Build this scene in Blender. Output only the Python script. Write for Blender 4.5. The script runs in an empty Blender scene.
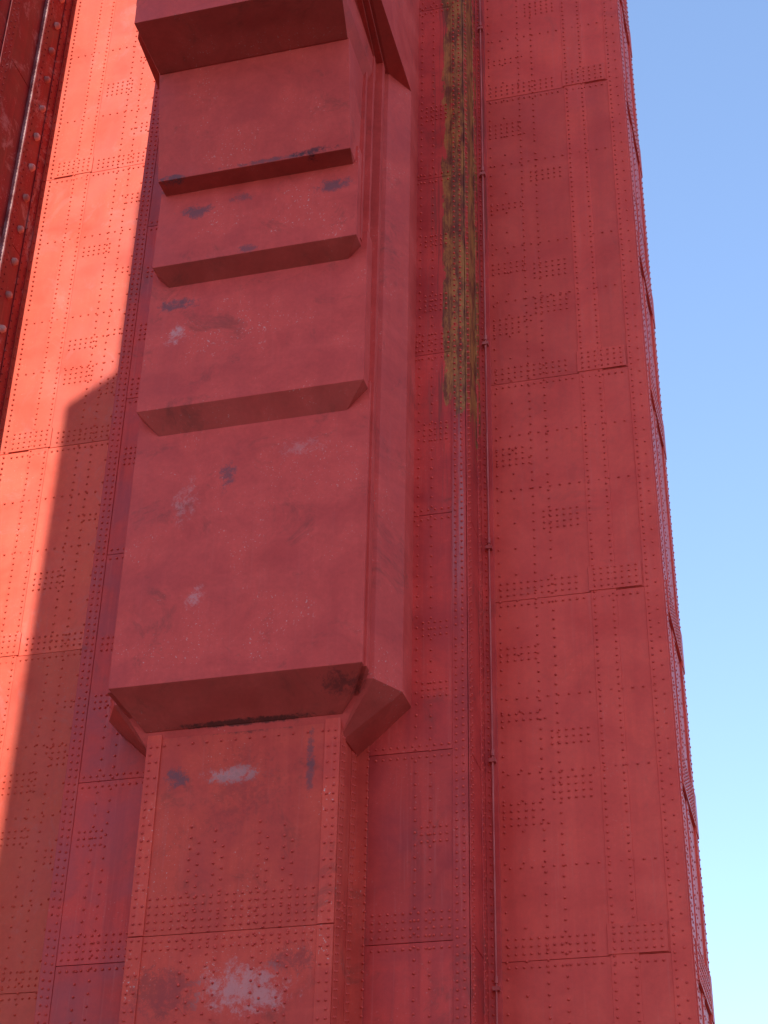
import bpy, math, random
from mathutils import Vector, Matrix
random.seed(7)
scene = bpy.context.scene
GZ = -1.6      # ground level (camera eye height is z=0)
TOP = 75.0
CX = -10.83    # centre line of the tower leg

# ------------------------------------------------------------------ node helpers
def nn(nt, t, **kw):
    n = nt.nodes.new(t)
    for k, v in kw.items():
        setattr(n, k, v)
    return n
def math_(nt, op, a, b=None, c=None, clamp=False):
    n = nn(nt, 'ShaderNodeMath', operation=op); n.use_clamp = clamp
    for i, v in enumerate((a, b, c)):
        if v is None: continue
        if isinstance(v, (int, float)): n.inputs[i].default_value = v
        else: nt.links.new(v, n.inputs[i])
    return n.outputs[0]
def ramp(nt, v, a, b, lo=0.0, hi=1.0, smooth=True):
    n = nn(nt, 'ShaderNodeMapRange')
    n.interpolation_type = 'SMOOTHSTEP' if smooth else 'LINEAR'
    nt.links.new(v, n.inputs[0])
    n.inputs[1].default_value = a; n.inputs[2].default_value = b
    n.inputs[3].default_value = lo; n.inputs[4].default_value = hi
    return n.outputs[0]
def mix(nt, f, a, b, mode='MIX'):
    n = nn(nt, 'ShaderNodeMix', data_type='RGBA', blend_type=mode)
    if isinstance(f, (int, float)): n.inputs[0].default_value = f
    else: nt.links.new(f, n.inputs[0])
    for i, v in ((6, a), (7, b)):
        if isinstance(v, tuple): n.inputs[i].default_value = (*v, 1) if len(v) == 3 else v
        else: nt.links.new(v, n.inputs[i])
    return n.outputs[2]
def noise(nt, vec, scale, detail=4, rough=0.55, sc=None, off=(0, 0, 0), dist=0.0):
    m = nn(nt, 'ShaderNodeMapping')
    nt.links.new(vec, m.inputs[0])
    m.inputs['Location'].default_value = off
    if sc: m.inputs['Scale'].default_value = sc
    n = nn(nt, 'ShaderNodeTexNoise')
    nt.links.new(m.outputs[0], n.inputs['Vector'])
    n.inputs['Scale'].default_value = scale
    n.inputs['Detail'].default_value = detail
    n.inputs['Roughness'].default_value = rough
    n.inputs['Distortion'].default_value = dist
    return n.outputs['Fac']

def simple(name, a, b, rough=.5):
    m = bpy.data.materials.new(name); m.use_nodes = True
    nt = m.node_tree; bs = nt.nodes['Principled BSDF']
    geo = nn(nt, 'ShaderNodeNewGeometry')
    c = mix(nt, ramp(nt, noise(nt, geo.outputs['Position'], 1.7, 2), .35, .65), a, b)
    nt.links.new(c, bs.inputs['Base Color']); bs.inputs['Roughness'].default_value = rough
    bs.inputs['Specular IOR Level'].default_value = .3
    return m

def paint(name, base, light, dark, streak=0.35, chalk=0.15, grime=0.3, spots=(), lichen=False,
          rough=0.5, bump=0.25, bleach=0.0, spec=0.28, soffit_shade=0.0):
    m = bpy.data.materials.new(name); m.use_nodes = True
    nt = m.node_tree; nt.nodes.clear()
    out = nn(nt, 'ShaderNodeOutputMaterial'); bs = nn(nt, 'ShaderNodeBsdfPrincipled')
    nt.links.new(bs.outputs[0], out.inputs[0])
    geo = nn(nt, 'ShaderNodeNewGeometry'); P = geo.outputs['Position']
    att = nn(nt, 'ShaderNodeAttribute'); att.attribute_name = 'tint'
    tint = att.outputs['Fac']
    med = noise(nt, P, 0.8, 5, 0.62, off=(3, 1, 7), dist=0.4)
    fin = noise(nt, P, 11, 4, 0.65, off=(9, 4, 2))
    stk = noise(nt, P, 1.0, 4, 0.6, sc=(2.6, 2.6, 0.12), off=(1, 2, 3))
    stk2 = noise(nt, P, 1.0, 3, 0.7, sc=(10, 10, 0.30), off=(5, 2, 3))
    horiz = noise(nt, P, 1.0, 3, 0.6, sc=(0.4, 0.4, 2.0), off=(5, 7, 3))
    col = mix(nt, ramp(nt, med, 0.32, 0.68), dark, light)
    col = mix(nt, 0.35, col, base)
    col = mix(nt, math_(nt, 'MULTIPLY', ramp(nt, horiz, 0.5, 0.75), 0.4), col, light)
    col = mix(nt, math_(nt, 'MULTIPLY', ramp(nt, stk, 0.46, 0.66), streak), col, dark)
    col = mix(nt, math_(nt, 'MULTIPLY', ramp(nt, stk2, 0.55, 0.72), streak * 0.5), col, (0.66, 0.14, 0.11))
    col = mix(nt, 1.0, col, mix(nt, fin, (0.88, 0.87, 0.87), (1.11, 1.12, 1.12)), 'MULTIPLY')
    # chalky flecks
    fl = noise(nt, P, 20, 2, 0.6, off=(2, 8, 4))
    fm = math_(nt, 'MULTIPLY', ramp(nt, fl, 0.64, 0.70), ramp(nt, med, 0.50, 0.62))
    col = mix(nt, math_(nt, 'MULTIPLY', fm, chalk * 2.5, clamp=True), col, (0.64, 0.36, 0.31))
    # grime
    g1 = noise(nt, P, 0.8, 6, 0.75, off=(22, 18, 4), dist=0.6)
    col = mix(nt, math_(nt, 'MULTIPLY', ramp(nt, g1, 0.54, 0.74), grime), col, (0.15, 0.035, 0.026))
    if bleach:
        b1 = noise(nt, P, 0.7, 7, 0.78, off=(7, 3, 2), dist=1.2)
        col = mix(nt, math_(nt, 'MULTIPLY', ramp(nt, b1, 0.53, 0.64), bleach), col, (0.5, 0.34, 0.33))
    if soffit_shade:   # shade painted into the colour of down-facing faces
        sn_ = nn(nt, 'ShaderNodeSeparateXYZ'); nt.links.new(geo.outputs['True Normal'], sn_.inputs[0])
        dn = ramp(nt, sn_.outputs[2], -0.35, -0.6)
        k = math_(nt, 'MULTIPLY', dn, ramp(nt, g1, 0.2, 0.65, soffit_shade * .5, soffit_shade))
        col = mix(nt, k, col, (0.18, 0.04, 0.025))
    if spots:
        sn = noise(nt, P, 4.0, 8, 0.85, off=(4, 1, 9), dist=0.3)
    for (c, r, color, amt, thr) in spots:
        v = nn(nt, 'ShaderNodeVectorMath', operation='SUBTRACT'); nt.links.new(P, v.inputs[0]); v.inputs[1].default_value = c
        w = nn(nt, 'ShaderNodeVectorMath', operation='DIVIDE'); nt.links.new(v.outputs[0], w.inputs[0]); w.inputs[1].default_value = r
        l = nn(nt, 'ShaderNodeVectorMath', operation='LENGTH'); nt.links.new(w.outputs[0], l.inputs[0])
        f = ramp(nt, l.outputs['Value'], 1.25, 0.1)
        s_ = math_(nt, 'ADD', sn, math_(nt, 'MULTIPLY', math_(nt, 'SUBTRACT', f, 1.0), 0.38))
        k = math_(nt, 'MULTIPLY', ramp(nt, s_, thr - .04, thr + 0.12), amt)
        col = mix(nt, k, col, color)
    if lichen:
        sx = nn(nt, 'ShaderNodeSeparateXYZ'); nt.links.new(P, sx.inputs[0])
        x, z = sx.outputs[0], sx.outputs[2]
        ln = noise(nt, P, 1.6, 8, 0.78, sc=(1.6, 1, 0.5), off=(3, 1, 4), dist=0.6)
        mx = math_(nt, 'MULTIPLY', ramp(nt, x, -7.22, -6.90), ramp(nt, x, -6.44, -6.50))
        mz = ramp(nt, z, 20.0, 23.6)
        lm = math_(nt, 'MULTIPLY', mx, mz)
        s_ = math_(nt, 'ADD', ln, math_(nt, 'MULTIPLY', math_(nt, 'SUBTRACT', lm, 1.0), 0.40))
        k = ramp(nt, s_, 0.37, 0.41)
        ln2 = noise(nt, P, 3.0, 6, 0.75, sc=(1.5, 1, 0.45), off=(13, 1, 4))
        lc = mix(nt, ramp(nt, ln2, 0.40, 0.58), (0.17, 0.042, 0.016), (0.46, 0.17, 0.040))
        lc = mix(nt, 1.0, lc, mix(nt, fin, (0.6, 0.6, 0.6), (1.3, 1.3, 1.3)), 'MULTIPLY')
        col = mix(nt, math_(nt, 'MULTIPLY', k, 0.9), col, lc)
        # rust drips beside it, pale runoff below
        mr = math_(nt, 'MULTIPLY', math_(nt, 'MULTIPLY', ramp(nt, x, -7.6, -7.0), ramp(nt, z, 18.5, 23)), ramp(nt, stk2, 0.52, 0.62))
        col = mix(nt, math_(nt, 'MULTIPLY', mr, 0.6), col, (0.14, 0.03, 0.018))
        mx2 = math_(nt, 'MULTIPLY', ramp(nt, x, -6.86, -6.76), ramp(nt, x, -6.52, -6.60))
        mz2 = math_(nt, 'MULTIPLY', ramp(nt, z, 15.5, 20), ramp(nt, z, 22.6, 21.0))
        k2 = math_(nt, 'MULTIPLY', math_(nt, 'MULTIPLY', mx2, mz2), ramp(nt, stk2, 0.4, 0.6))
        col = mix(nt, math_(nt, 'MULTIPLY', k2, 0.6), col, (0.44, 0.19, 0.20))
    tc = nn(nt, 'ShaderNodeCombineColor')
    tv = math_(nt, 'ADD', math_(nt, 'MULTIPLY', tint, 0.4), 0.8)
    for i in range(3): nt.links.new(tv, tc.inputs[i])
    col = mix(nt, 1.0, col, tc.outputs[0], 'MULTIPLY')
    nt.links.new(col, bs.inputs['Base Color'])
    nt.links.new(ramp(nt, med, 0.3, 0.7, rough - 0.10, rough + 0.14), bs.inputs['Roughness'])
    bs.inputs['Specular IOR Level'].default_value = spec
    wav = noise(nt, P, 0.9, 0, 0.4, off=(6, 6, 6))
    hh = math_(nt, 'ADD', math_(nt, 'MULTIPLY', fin, 0.03*bump/.25), wav)
    b2 = nn(nt, 'ShaderNodeBump'); b2.inputs['Strength'].default_value = 0.5; b2.inputs['Distance'].default_value = 0.13
    nt.links.new(hh, b2.inputs['Height'])
    nt.links.new(b2.outputs[0], bs.inputs['Normal'])
    return m

BLK = (0.12, 0.06, 0.07); WHT = (0.62, 0.36, 0.33)
panel_spots = [
    ((-12.3, 27.5, 27.0), (0.75, 1, 0.40), BLK, 0.75, 0.38),
    ((-11.2, 27.5, 27.2), (0.6, 1, 0.28), BLK, 0.6, 0.40),
    ((-9.0, 27.5, 27.1), (0.85, 1, 0.35), BLK, 0.75, 0.37),
    ((-10.4, 27.1, 27.80), (2.6, 1, 0.12), BLK, 0.7, 0.40),
    ((-9.3, 27.1, 27.83), (0.9, 1, 0.18), (0.05, 0.025, 0.03), 0.8, 0.36),
    ((-12.9, 27.1, 27.78), (0.8, 1, 0.14), BLK, 0.8, 0.38),
    ((-12.7, 27.9, 24.6), (0.95, 1, 0.32), BLK, 0.75, 0.37),
    ((-12.7, 27.9, 23.7), (0.55, 1, 0.6), WHT, 0.5, 0.43),
    ((-11.3, 28.15, 19.9), (0.35, 1, 0.7), BLK, 0.7, 0.41),
    ((-11.0, 27.5, 25.6), (0.6, 1, 0.28), BLK, 0.65, 0.40),
    ((-11.8, 28.15, 17.0), (0.5, 1, 0.5), WHT, 0.4, 0.44),
    ((-12.2, 28.15, 19.4), (0.6, 1, 1.2), WHT, 0.3, 0.46),
    ((-9.6, 28.15, 20.4), (1.2, 1, 0.5), WHT, 0.25, 0.46),
    ((-12.6, 27.3, 29.0), (0.6, 1, 0.8), WHT, 0.25, 0.44),
    ((-8.7, 28.5, 14.9), (0.9, 0.8, 0.5), (0.07, 0.022, 0.02), 0.6, 0.40),
    ((-10.8, 28.8, 14.42), (2.6, 0.6, 0.09), (0.05, 0.02, 0.015), 0.8, 0.34),
]
col_spots = [
    ((-11.0, 28.85, 13.35), (1.3, 1, 0.38), WHT, 0.65, 0.42),
    ((-12.15, 28.85, 13.35), (0.45, 1, 0.4), BLK, 0.75, 0.38),
    ((-9.4, 28.85, 13.5), (0.16, 1, 1.2), BLK, 0.65, 0.38),
    ((-10.5, 28.85, 9.1), (1.8, 1, 1.0), WHT, 0.45, 0.42),
    ((-12.0, 28.85, 9.1), (1.3, 1, 1.0), (0.20, 0.035, 0.035), 0.5, 0.40),
    ((-9.6, 28.85, 9.6), (1.0, 1, 0.6), (0.20, 0.035, 0.035), 0.5, 0.42),
    ((-10.8, 28.85, 14.35), (2.6, 0.5, 0.25), (0.08, 0.02, 0.015), 0.65, 0.40),
    ((-10.8, 28.85, 13.0), (2.3, 0.5, 2.2), (0.30, 0.038, 0.03), 0.4, 0.47),
]
R = (0.76, 0.068, 0.043); RL = (0.82, 0.088, 0.056); RD = (0.63, 0.048, 0.033)
M_wall = paint('red_paint_wall', R, RL, RD, streak=0.4, chalk=0.08, grime=0.2)
M_mid = paint('red_paint_weathered', (0.62, 0.045, 0.034), (0.72, 0.060, 0.042), (0.42, 0.028, 0.026), streak=0.6, chalk=0.1, grime=0.5, lichen=True)
M_panel = paint('red_paint_panel', (0.68, 0.066, 0.050), (0.77, 0.090, 0.068), (0.53, 0.047, 0.036), streak=0.18, chalk=0.25, grime=0.5, spots=panel_spots, rough=0.6, bump=0.4, spec=.2, soffit_shade=.4)
M_col = paint('red_paint_column', (0.72, 0.070, 0.042), (0.78, 0.090, 0.054), (0.55, 0.044, 0.031), streak=0.4, chalk=0.32, grime=0.5, spots=col_spots, rough=0.6, spec=.2)
M_left = paint('red_paint_sunlit', (0.84, 0.112, 0.060), (0.87, 0.150, 0.085), (0.78, 0.088, 0.046), streak=0.35, chalk=0.2, grime=0.12, bleach=0.12)  # left bay's sunlit look put into a lighter, more orange red
M_dark = paint('shaded_paint_weathered', (0.27, 0.026, 0.030), (0.36, 0.045, 0.045), (0.14, 0.014, 0.018), streak=0.4, chalk=0.6, grime=0.5, bleach=0.6)  # flank's shade put into a darker maroon; flakes and stains are wear
M_pipe = simple('pipe_paint', (0.48, 0.06, 0.05), (0.56, 0.11, 0.09))
M_bolt = simple('pale_bolt_paint', (0.42, 0.16, 0.13), (0.70, 0.46, 0.40))
M_trim = simple('pale_trim_paint', (0.28, 0.08, 0.08), (0.52, 0.30, 0.29))
M_riv = simple('rivet_paint', (0.72, 0.062, 0.040), (0.62, 0.048, 0.033))
M_rivl = simple('rivet_paint_sunlit', (0.82, 0.11, 0.058), (0.74, 0.088, 0.048))  # same sunlit colouring for the left bay rivets
M_rivs = simple('rivet_paint_flank', (0.70, 0.08, 0.06), (0.58, 0.055, 0.045), .35)

# ------------------------------------------------------------------ mesh builder
class MB:
    def __init__(s): s.v = []; s.f = []; s.t = []
    def box(s, x0, x1, y0, y1, z0, z1, t=None):
        s.loft([(z0, [(x0, y0), (x1, y0), (x1, y1), (x0, y1)]), (z1, [(x0, y0), (x1, y0), (x1, y1), (x0, y1)])], t)
    def loft(s, secs, t=None):
        if t is None: t = 0.5
        n = len(secs[0][1]); b = len(s.v)
        for z, p in secs:
            for x, y in p: s.v.append((x, y, z))
        for k in range(len(secs) - 1):
            for i in range(n):
                j = (i + 1) % n
                s.f.append((b + k*n + i, b + k*n + j, b + (k+1)*n + j, b + (k+1)*n + i)); s.t.append(t)
        s.f.append(tuple(b + i for i in reversed(range(n)))); s.t.append(t)
        e = b + (len(secs) - 1) * n
        s.f.append(tuple(e + i for i in range(n))); s.t.append(t)
    def rivet(s, p, axis, r=0.029, h=0.026, t=0.42):
        b = len(s.v); N = 7; ph = random.random()
        r *= random.uniform(.93, 1.07)
        for rr, hh in ((r, 0.0), (r*0.8, h*0.65)):
            for i in range(N):
                a = 2*math.pi*(i + ph)/N
                u, w = rr*math.cos(a), rr*math.sin(a)
                if axis == 'y': s.v.append((p[0]+u, p[1]-hh, p[2]+w))
                else: s.v.append((p[0]+hh, p[1]+u, p[2]+w))
        s.v.append((p[0], p[1]-h, p[2]) if axis == 'y' else (p[0]+h, p[1], p[2]))
        for i in range(N):
            j = (i+1) % N
            q = (b+i, b+j, b+N+j, b+N+i); tr = (b+N+i, b+N+j, b+2*N)
            if axis == 'y': s.f += [q, tr]
            else: s.f += [q, tr]
            s.t += [t, t]
    def obj(s, name, mat, parent=None, bevel=0, smooth=False):
        me = bpy.data.meshes.new(name); me.from_pydata(s.v, [], s.f); me.update()
        a = me.attributes.new('tint', 'FLOAT', 'FACE'); a.data.foreach_set('value', s.t)
        me.materials.append(mat)
        if smooth: me.polygons.foreach_set('use_smooth', [True]*len(me.polygons))
        o = bpy.data.objects.new(name, me); scene.collection.objects.link(o)
        if parent: o.parent = parent
        if bevel:
            m = o.modifiers.new('Bevel', 'BEVEL'); m.width = bevel; m.segments = 2; m.limit_method = 'ANGLE'; m.angle_limit = math.radians(25)
        return o

tower = bpy.data.objects.new('sun_blocker', None); scene.collection.objects.link(tower)
YD, YE = 30.0, 31.5
XD0, XD1 = -15.13, -6.53
XE1 = -2.62; XA0 = -19.04
SIDE_Y = 34.8

def plates(mb, xs, zs, yf, thick=0.03, gap=0.006):
    for i in range(len(xs)-1):
        for k in range(len(zs)-1):
            off = random.uniform(0, 0.006)
            mb.box(xs[i]+gap, xs[i+1]-gap, yf-off, yf+thick-0.002, zs[k]+gap, zs[k+1]-gap, random.uniform(0.2, 0.8))

core = MB()
core.box(XD0, XD1, YD+0.03, 42, GZ, TOP)
core.obj('centre_core', M_mid, tower)
zs_main = [GZ, 2.2, 6.1, 10.13, 18.05, 23.92, 33.3, 41, 49, 58, TOP]
zs_mid = [GZ, 2.2, 6.1, 10.13, 14.0, 19.55, 23.92, 29.4, 35.5, 41, 49, 58, TOP]

# ---- right bay
w = MB()
w.box(XD1+0.002, XE1-0.02, YE+0.03, SIDE_Y-.01, GZ, TOP, 0.4)
plates(w, [XD1+0.03, XE1+0.012], zs_main, YE)
w.box(-4.12, -3.58, YE-0.016, YE+0.01, GZ, TOP, 0.52)           # riveted strap
for z in zs_main[1:-1]:
    w.box(-4.16, XE1-0.40, YE-0.034, YE-0.017, z+0.02, z+0.62, 0.45)
w.box(XE1-0.36, XE1+0.03, YE-0.02, YE+0.004, GZ, TOP, 0.55)     # corner angle
w.obj('right_bay', M_wall, tower, bevel=0.006)
w = MB()
zz = GZ
while zz < TOP:
    z1 = min(zz+3.95, TOP)
    w.box(XE1-0.02, XE1+0.02+random.uniform(0, .02), YE+0.03, SIDE_Y, zz+0.01, z1-0.01, random.uniform(.3, .7)); zz = z1
w.box(XE1+0.02, XE1+0.06, YE+0.05, YE+0.42, GZ, TOP, 0.5)
w.box(XE1+0.02, XE1+0.075, SIDE_Y-0.42, SIDE_Y+0.01, GZ, TOP, 0.5)
w.box(XE1+0.0, XE1+0.05, 32.8, 33.2, GZ, TOP, 0.5)
for z in (6.1, 10.13, 14.1, 18.05, 23.92, 28.0, 33.3, 38):
    w.box(XE1+0.03, XE1+0.09, YE+0.5, SIDE_Y-0.45, z-0.4, z+0.4, 0.5)
    w.box(XE1+0.03, XE1+0.10, SIDE_Y-0.40, SIDE_Y+0.02, z-0.5, z+0.5, 0.5)
w.obj('right_flank', M_wall, tower, bevel=0.006)

# ---- centre plane
w = MB()
plates(w, [XD0+0.01, -13.0, -8.6, XD1-0.012], zs_mid, YD)
w.box(XD0-0.012, XD0+0.30, YD-0.022, YD-0.007, GZ, TOP, 0.5)
w.box(XD1-0.30, XD1+0.012, YD-0.022, YD-0.007, GZ, TOP, 0.45)
for k in range(len(zs_mid)-1):
    w.box(XD1, XD1+0.025, YD+0.03, YE, zs_mid[k]+.01, zs_mid[k+1]-.01, random.uniform(.3, .6))
w.box(XD1+0.025, XD1+0.045, YD+0.0, YD+0.34, GZ, TOP, 0.5)
w.box(XD1+0.025, XD1+0.05, YE-0.36, YE-0.004, GZ, TOP, 0.7)
w.box(XD1+0.05, XD1+0.32, YE-0.045, YE-0.008, GZ, TOP, 0.7)
w.obj('centre_wall', M_mid, tower, bevel=0.006)

# ---- left bay
w = MB()
w.box(XA0, XD0-0.002, YE+0.03, 42, GZ, TOP, 0.4)
plates(w, [XA0+0.012, XD0-0.01], zs_main, YE)
w.box(-18.08, -17.54, YE-0.016, YE+0.01, GZ, TOP, 0.52)
for z in zs_main[1:-1]:
    w.box(XA0+0.40, -17.5, YE-0.034, YE-0.017, z+0.02, z+0.62, 0.45)
w.obj('left_bay', M_left, tower, bevel=0.006)

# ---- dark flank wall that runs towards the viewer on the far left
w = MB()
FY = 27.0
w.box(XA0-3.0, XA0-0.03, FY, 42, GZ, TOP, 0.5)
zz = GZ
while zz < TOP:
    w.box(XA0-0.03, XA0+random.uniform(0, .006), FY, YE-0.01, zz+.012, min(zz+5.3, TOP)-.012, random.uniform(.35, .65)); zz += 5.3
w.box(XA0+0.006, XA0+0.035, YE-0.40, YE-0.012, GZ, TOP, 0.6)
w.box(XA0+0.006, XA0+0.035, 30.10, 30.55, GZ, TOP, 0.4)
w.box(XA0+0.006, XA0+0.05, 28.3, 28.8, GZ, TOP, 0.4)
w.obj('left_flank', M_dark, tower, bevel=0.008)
w = MB(); w.box(XA0+0.006, XA0+0.13, 30.02, 30.095, GZ, TOP, 0.9)
w.obj('left_flank_trim', M_trim, tower, bevel=0.008)
w = MB()
z = GZ+0.3
while z < TOP-1:
    w.rivet((XA0+0.006, 30.80+random.uniform(-.03, .03), z), 'x', 0.12, 0.15, 0.8)
    z += 1.15
w.obj('large_bolts', M_bolt, tower, smooth=True)

# ---- lower column (pilaster)
HWc = 2.01; YC = 28.85
w = MB()
w.box(CX-HWc+.02, CX+HWc-.02, YC+0.03, YD+0.02, GZ, 14.6, 0.4)
plates(w, [CX-HWc+0.28, CX+HWc-0.28], [GZ, 2.2, 6.1, 10.2, 14.5], YC)
for sx in (-1, 1):
    xa, xb = sorted((CX+sx*(HWc-0.30), CX+sx*(HWc+0.012)))
    w.box(xa, xb, YC-0.03, YC+0.02, GZ, 10.19, 0.5); w.box(xa, xb, YC-0.03, YC+0.02, 10.21, 14.5, 0.65)
w.box(CX+HWc-.02, CX+HWc+.01, YC+0.03, YD-0.02, GZ, 14.5, 0.4)
w.box(CX+HWc+.01, CX+HWc+.03, YC+0.02, YC+0.32, GZ, 14.4, 0.4)
w.box(CX+HWc+.01, CX+HWc+.03, YD-0.34, YD-0.024, GZ, 14.4, 0.4)
w.box(CX+HWc+.012, CX+HWc+.28, YD-0.045, YD-0.024, GZ, 14.4, 0.35)
w.obj('pilaster', M_col, tower, bevel=0.006)

# ---- stepped bracket panel
def sec(hw, y, yb=30.02): return [(CX-hw, y), (CX+hw, y), (CX+hw, yb), (CX-hw, yb)]
def secu(hw, y, yb, d=0.13, u=0.14):   # step with an undercut groove behind it
    r = [(hw, y), (hw, y+d), (hw-u, y+d), (hw-u, yb)]
    return [(CX-a, b) for a, b in reversed(r)] + [(CX+a, b) for a, b in r]
w = MB()
w.loft([(14.40, sec(2.06, 28.78, 29.9)), (15.1, sec(2.65, 28.06, 29.9)), (21.9, sec(2.65, 28.06, 29.9))], .5)
w.loft([(21.17, sec(2.12, 28.08, 29.8)), (21.7, sec(2.60, 27.72, 29.8)), (25.9, sec(2.58, 27.72, 29.8))], .5)
w.loft([(25.12, sec(2.12, 27.75, 29.7)), (25.47, sec(2.44, 27.32, 29.7)), (28.2, sec(2.42, 27.32, 29.7))], .45)
w.loft([(27.64, sec(2.29, 27.36, 29.6)), (27.74, sec(2.35, 26.90, 29.6)), (31.2, sec(2.39, 26.25, 29.6))], .4)
w.loft([(30.72, sec(2.36, 26.30, 29.5)), (31.12, sec(2.54, 25.0, 29.5)), (TOP-20, sec(2.54, 25.0, 29.5))], .35)
# flutes
w.loft([(25.6, secu(2.46, 27.60, 29.4)), (31.65, secu(2.46, 27.60, 29.4)), (31.95, secu(2.64, 25.15, 29.4)), (TOP-20, secu(2.64, 25.15, 29.4))], .35)
w.loft([(21.8, secu(2.57, 27.84, 29.3)), (31.7, secu(2.57, 27.84, 29.3)), (32.0, secu(2.76, 25.40, 29.3)), (TOP-20, secu(2.76, 25.40, 29.3))], .45)
w.loft([(14.55, secu(2.28, 28.90, 29.2)), (15.06, secu(2.71, 28.16, 29.2, .2)), (31.75, secu(2.71, 28.16, 29.2, .2)), (32.05, secu(2.87, 25.65, 29.2, .2)), (TOP-20, secu(2.87, 25.65, 29.2, .2))], .4)
def sec8(p):
    return [(CX-a, b) for a, b in reversed(p)] + [(CX+a, b) for a, b in p]
w.loft([(14.00, sec8([(2.0, 28.95), (2.03, 29.1), (2.05, 29.4), (2.06, 30.03)])),
        (15.0, sec8([(2.6, 28.56), (2.74, 28.60), (3.14, 29.30), (3.15, 30.03)])),
        (31.8, sec8([(2.6, 28.56), (2.74, 28.60), (3.14, 29.30), (3.15, 30.03)])),
        (32.15, sec8([(2.6, 26.0), (2.92, 26.0), (3.08, 26.3), (3.15, 30.03)])),
        (TOP-20, sec8([(2.6, 26.0), (2.92, 26.0), (3.08, 26.3), (3.15, 30.03)]))], .5)
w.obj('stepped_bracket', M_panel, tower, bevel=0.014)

# ---- rivets
def vl(mb, x, y, z0, z1, pitch=0.165, axis='y', stag=0.0):
    z = z0 + stag
    while z < z1:
        if random.random() > .006:
            if axis == 'y': mb.rivet((x+random.uniform(-.005, .005), y, z), 'y')
            else: mb.rivet((y, x, z), 'x')
        z += pitch
def hl(mb, x0, x1, y, z, pitch=0.15, axis='y'):
    x = x0
    while x <= x1+1e-4:
        if axis == 'y': mb.rivet((x, y, z), 'y')
        else: mb.rivet((y, x, z), 'x')
        x += pitch
VZ0, VZ1 = 5.5, 46.0
def bay(mb, xl, xr, flip, zs):
    X = (lambda s: xl+s) if not flip else (lambda s: xr-s)
    def H(s0, s1, z, y=YE-0.006, p=0.15):
        a, b = sorted((X(s0), X(s1))); hl(mb, a, b, y, z, p)
    for s_, p, st in ((0.42, .33, 0), (1.22, .22, 0), (1.58, .22, .11), (2.48, .165, 0), (2.88, .165, .08), (3.62, .165, 0), (3.80, .33, .08)):
        vl(mb, X(s_), YE-0.016 if s_ > 2.4 else YE-0.006, VZ0, VZ1, p, stag=st)
    vl(mb, X(0.80), YE-0.006, VZ0, VZ1, .66)
    for z in zs[1:-3]:
        for dz in (.12, .27, .42, .55): H(2.5, 3.4, z+dz, YE-0.034)
        H(2.5, 3.4, z-.14, YE-.006)
        for dz in (.14, .29, .44): H(0.45, 2.2, z+dz, YE-.006)
        H(0.3, 2.3, z-.12)
    for z in (8.1, 12.0, 14.0, 15.7, 20.9, 22.4, 26.4, 28.1, 30.9, 35.5, 38.2):
        H(0.3, 3.6, z, YE-0.006, .22)
    for z in (7.3, 12.9, 15.2, 16.6, 21.6, 25.4, 27.3, 29.4, 31.9, 34.6, 37.5):
        for dz in (0, .15, .30, .45)[:random.choice((2, 3, 4))]: H(.42, .42+.15*random.choice((4, 5, 6)), z+dz)
    for z in (13.4, 14.6, 19.8, 25.9, 27.0, 30.2, 36.3):
        for dz in (0, .15, .30, .45)[:random.choice((3, 4))]: H(1.45, 2.25, z+dz)
m = MB(); bay(m, XD1, XE1, False, zs_main); m.obj('right_bay_rivets', M_riv, tower, smooth=True)
m = MB(); bay(m, XA0, XD0, True, zs_main); m.obj('left_bay_rivets', M_rivl, tower, smooth=True)
m = MB()
for s_, p in ((.08, .165), (.22, .165), (.75, .25), (1.05, .25)):
    vl(m, XD1-s_, YD-0.023 if s_ < .3 else YD-.006, VZ0, VZ1, p, stag=s_)
    vl(m, XD0+s_, YD-0.023 if s_ < .3 else YD-.006, VZ0, VZ1, p, stag=s_)
vl(m, -8.55, YD-.045, VZ0, 14.2, .165)
for z in zs_mid[1:-3]:
    n = 4 if z in (10.13, 23.92) else 1
    for i in range(n):
        hl(m, -8.4, XD1-.35, YD-.006, z+.12+.15*i); hl(m, XD0+.4, -12.95, YD-.006, z+.12+.15*i)
    hl(m, -8.4, XD1-.35, YD-.006, z-.12); hl(m, XD0+.4, -12.95, YD-.006, z-.12)
for z in (12.1, 15.2, 16.6, 21.5, 25.2, 27.2, 31.4):
    for i in range(random.choice((3, 4, 5))):
        hl(m, -7.45, -6.95, YD-.006, z+.15*i, .125); hl(m, XD0+.45, XD0+.95, YD-.006, z+.15*i+.5, .125)
for y, p in ((30.10, .165), (30.24, .165), (31.2, .165), (31.36, .33)):
    vl(m, y, XD1+.046, VZ0, VZ1, p, axis='x', stag=y % .1)
vl(m, XD1+.14, YE-.046, VZ0, VZ1, .165)
m.obj('centre_wall_rivets', M_riv, tower, smooth=True)
m = MB()
for x, st in ((-11.75, 0), (-11.25, .11), (-10.35, 0), (-9.85, .11)):
    vl(m, x, YC-.004, VZ0, 12.4, .22, stag=st)
    vl(m, x+.17, YC-.004, VZ0, 12.0, .22, stag=st+.11)
for sx in (-1, 1):
    vl(m, CX+sx*(HWc-.08), YC-.031, VZ0, 14.2, .165); vl(m, CX+sx*(HWc-.22), YC-.031, VZ0, 14.2, .33)
for i in range(5): hl(m, CX-1.65, CX+1.65, YC-.004, 10.32+.15*i, .155)
for i in range(2): hl(m, CX-1.65, CX+1.65, YC-.004, 10.08-.15*i, .155)
hl(m, CX-1.65, CX+1.65, YC-.004, 14.1, .3)
for y in (YC+.1, YC+.24, YD-.12, YD-.26): vl(m, y, CX+HWc+.03, VZ0, 14.2, .165, axis='x', stag=y % .1)
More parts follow.
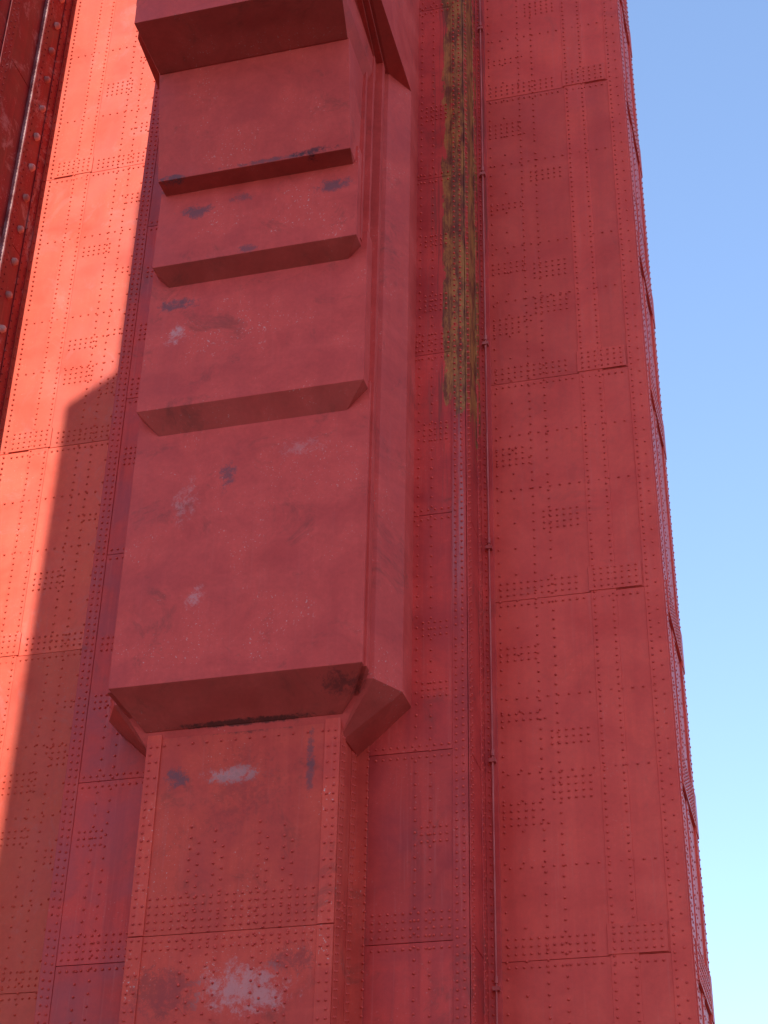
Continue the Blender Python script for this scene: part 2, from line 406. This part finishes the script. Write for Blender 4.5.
for i in range(4): hl(m, YC+.35, YD-.4, CX+HWc+.01, 10.3+.15*i, .15, 'x')
m.obj('pilaster_rivets', M_riv, tower, smooth=True)
m = MB()
for y, dx, p in ((YE+.14, .06, .165), (YE+.32, .06, .165), (32.9, .05, .2), (33.1, .05, .2), (SIDE_Y-.1, .075, .2), (SIDE_Y-.3, .075, .2), (32.3, .03, .33), (33.9, .03, .33)):
    vl(m, y, XE1+dx, VZ0, VZ1, p, axis='x')
for z in (6.1, 10.13, 14.1, 18.05, 23.92, 28.0, 33.3, 38):
    for i in range(5): hl(m, YE+.6, SIDE_Y-.55, XE1+.09, z-.3+.15*i, .16, 'x')
m.obj('right_flank_rivets', M_rivs, tower, smooth=True)
m = MB()
for y, dx in ((31.15, .035), (31.38, .035), (30.25, .035), (30.42, .035), (28.45, .05), (28.65, .05)):
    vl(m, y, XA0+dx, 12, VZ1, .25, axis='x')
m.obj('left_flank_rivets', M_dark, tower, smooth=True)

# ---- conduit pipe with clamps
pipe = bpy.data.objects.new('conduit_pipe', None); scene.collection.objects.link(pipe)
def tube(mb, x, y, z0, z1, r, n=12):
    mb.loft([(z0, [(x+r*math.cos(2*math.pi*i/n), y+r*math.sin(2*math.pi*i/n)) for i in range(n)]),
             (z1, [(x+r*math.cos(2*math.pi*i/n), y+r*math.sin(2*math.pi*i/n)) for i in range(n)])], .6)
PX = XD1+.22
m = MB(); tube(m, PX, YE-.12, GZ, TOP-20, .022); m.obj('pipe_run', M_pipe, pipe, smooth=False)
m = MB()
for z in (1.5, 5.6, 9.6, 14.3, 19.4, 25.1, 30.6, 36):
    m.box(PX-.07, PX+.07, YE-.16, YE-.046, z-.04, z+.04, .5); tube(m, PX, YE-.12, z+.1, z+.24, .04)
m.obj('pipe_clamps', M_pipe, pipe)

# ------------------------------------------------------------------ sun direction
EL, AZ = math.radians(35), math.radians(1.2)       # AZ: a touch to the left of the wall normal
s = Vector((-math.sin(AZ)*math.cos(EL), -math.cos(AZ)*math.cos(EL), math.sin(EL)))

# ---- added, unseen sun blocker behind the viewer, outline shaped from the wanted shadow
YO = -7.0
def cast(X, Z):
    k = (YE-YO)/(-s.y); return (X+k*s.x, Z+k*s.z)
pts = [cast(-17.5, 0), cast(-17.25, 25.2), cast(-15.95, 26.05), cast(-15.95, 32.2), cast(-15.3, 33.0), cast(-15.2, 75), cast(-1.5, 75)]
pts[0] = (pts[0][0], GZ); pts.append((pts[-1][0], GZ))
blocker = bpy.data.objects.new('sun_blocker', None); scene.collection.objects.link(blocker)
m = MB()
n = len(pts)
for y in (YO, YO-7.0):
    for x, z in pts: m.v.append((x, y, z))
m.f += [tuple(range(n)), tuple(reversed(range(n, 2*n)))] + [(i, n+i, n+(i+1) % n, (i+1) % n) for i in range(n)]
m.t = [.5]*len(m.f)
m.obj('sun_blocker_core', M_riv, blocker)
m = MB()
for k in range(4):
    xa = -14.2 + k*3.3
    m.box(xa, xa+1.9, YO-.05, YO+.45, GZ, 90, .5)
m.obj('sun_blocker_ribs', M_riv, blocker, bevel=.02)

# ---- ground
g = bpy.data.materials.new('dark_ground'); g.use_nodes = True
nt = g.node_tree; bs = nt.nodes['Principled BSDF']; geo = nn(nt, 'ShaderNodeNewGeometry')
a = noise(nt, geo.outputs['Position'], .4, 5, .6); b = noise(nt, geo.outputs['Position'], 9, 3, .7)
c = mix(nt, a, (0.06, 0.057, 0.053), (0.11, 0.105, 0.10)); c = mix(nt, 1.0, c, mix(nt, b, (.8, .8, .8), (1.15, 1.15, 1.15)), 'MULTIPLY')
nt.links.new(c, bs.inputs['Base Color']); bs.inputs['Roughness'].default_value = .9
m = MB(); m.v = [(-3000, -3000, GZ), (3000, -3000, GZ), (3000, 3000, GZ), (-3000, 3000, GZ)]; m.f = [(0, 1, 2, 3)]; m.t = [.5]
m.obj('ground', g)

# ------------------------------------------------------------------ light
wd = bpy.data.worlds.new('World'); scene.world = wd; wd.use_nodes = True
nt = wd.node_tree; bg = nt.nodes['Background']
sky = nn(nt, 'ShaderNodeTexSky', sky_type='NISHITA'); sky.sun_disc = False
sky.sun_elevation = EL; sky.sun_rotation = math.pi + AZ
sky.air_density = 1.0; sky.dust_density = 0.1; sky.ozone_density = 1.3
pre = mix(nt, 1.0, sky.outputs[0], (0.345, 0.345, 0.355), 'MULTIPLY')
gm = nn(nt, 'ShaderNodeGamma'); nt.links.new(pre, gm.inputs[0]); gm.inputs[1].default_value = 0.78
gain = mix(nt, 1.0, gm.outputs[0], (0.84/.15, 0.93/.15, 1.06/.15), 'MULTIPLY')
nt.links.new(gain, bg.inputs[0]); bg.inputs[1].default_value = 0.15
sl = bpy.data.lights.new('sun', 'SUN'); sl.energy = 5.0; sl.angle = math.radians(.4); sl.color = (1, .98, .88)
so = bpy.data.objects.new('sun', sl); scene.collection.objects.link(so)
so.rotation_euler = s.to_track_quat('Z', 'Y').to_euler(); so.location = (0, -20, 60)

# ------------------------------------------------------------------ camera
up = Vector((0.122, -0.522, 0.844)); fw = Vector((-0.2263, 0.8131, 0.5358)).normalized()
rt = fw.cross(up).normalized(); up = rt.cross(fw).normalized()
cd = bpy.data.cameras.new('camera'); co = bpy.data.objects.new('camera', cd); scene.collection.objects.link(co)
co.matrix_world = Matrix(((rt.x, up.x, -fw.x, 0), (rt.y, up.y, -fw.y, 0), (rt.z, up.z, -fw.z, 0), (0, 0, 0, 1)))
cd.sensor_fit = 'VERTICAL'; cd.sensor_height = 24; cd.lens = 24*1690/1024
cd.clip_start = .1; cd.clip_end = 6000
scene.camera = co
scene.view_settings.view_transform = 'Standard'; scene.view_settings.look = 'None'; scene.view_settings.exposure = 0
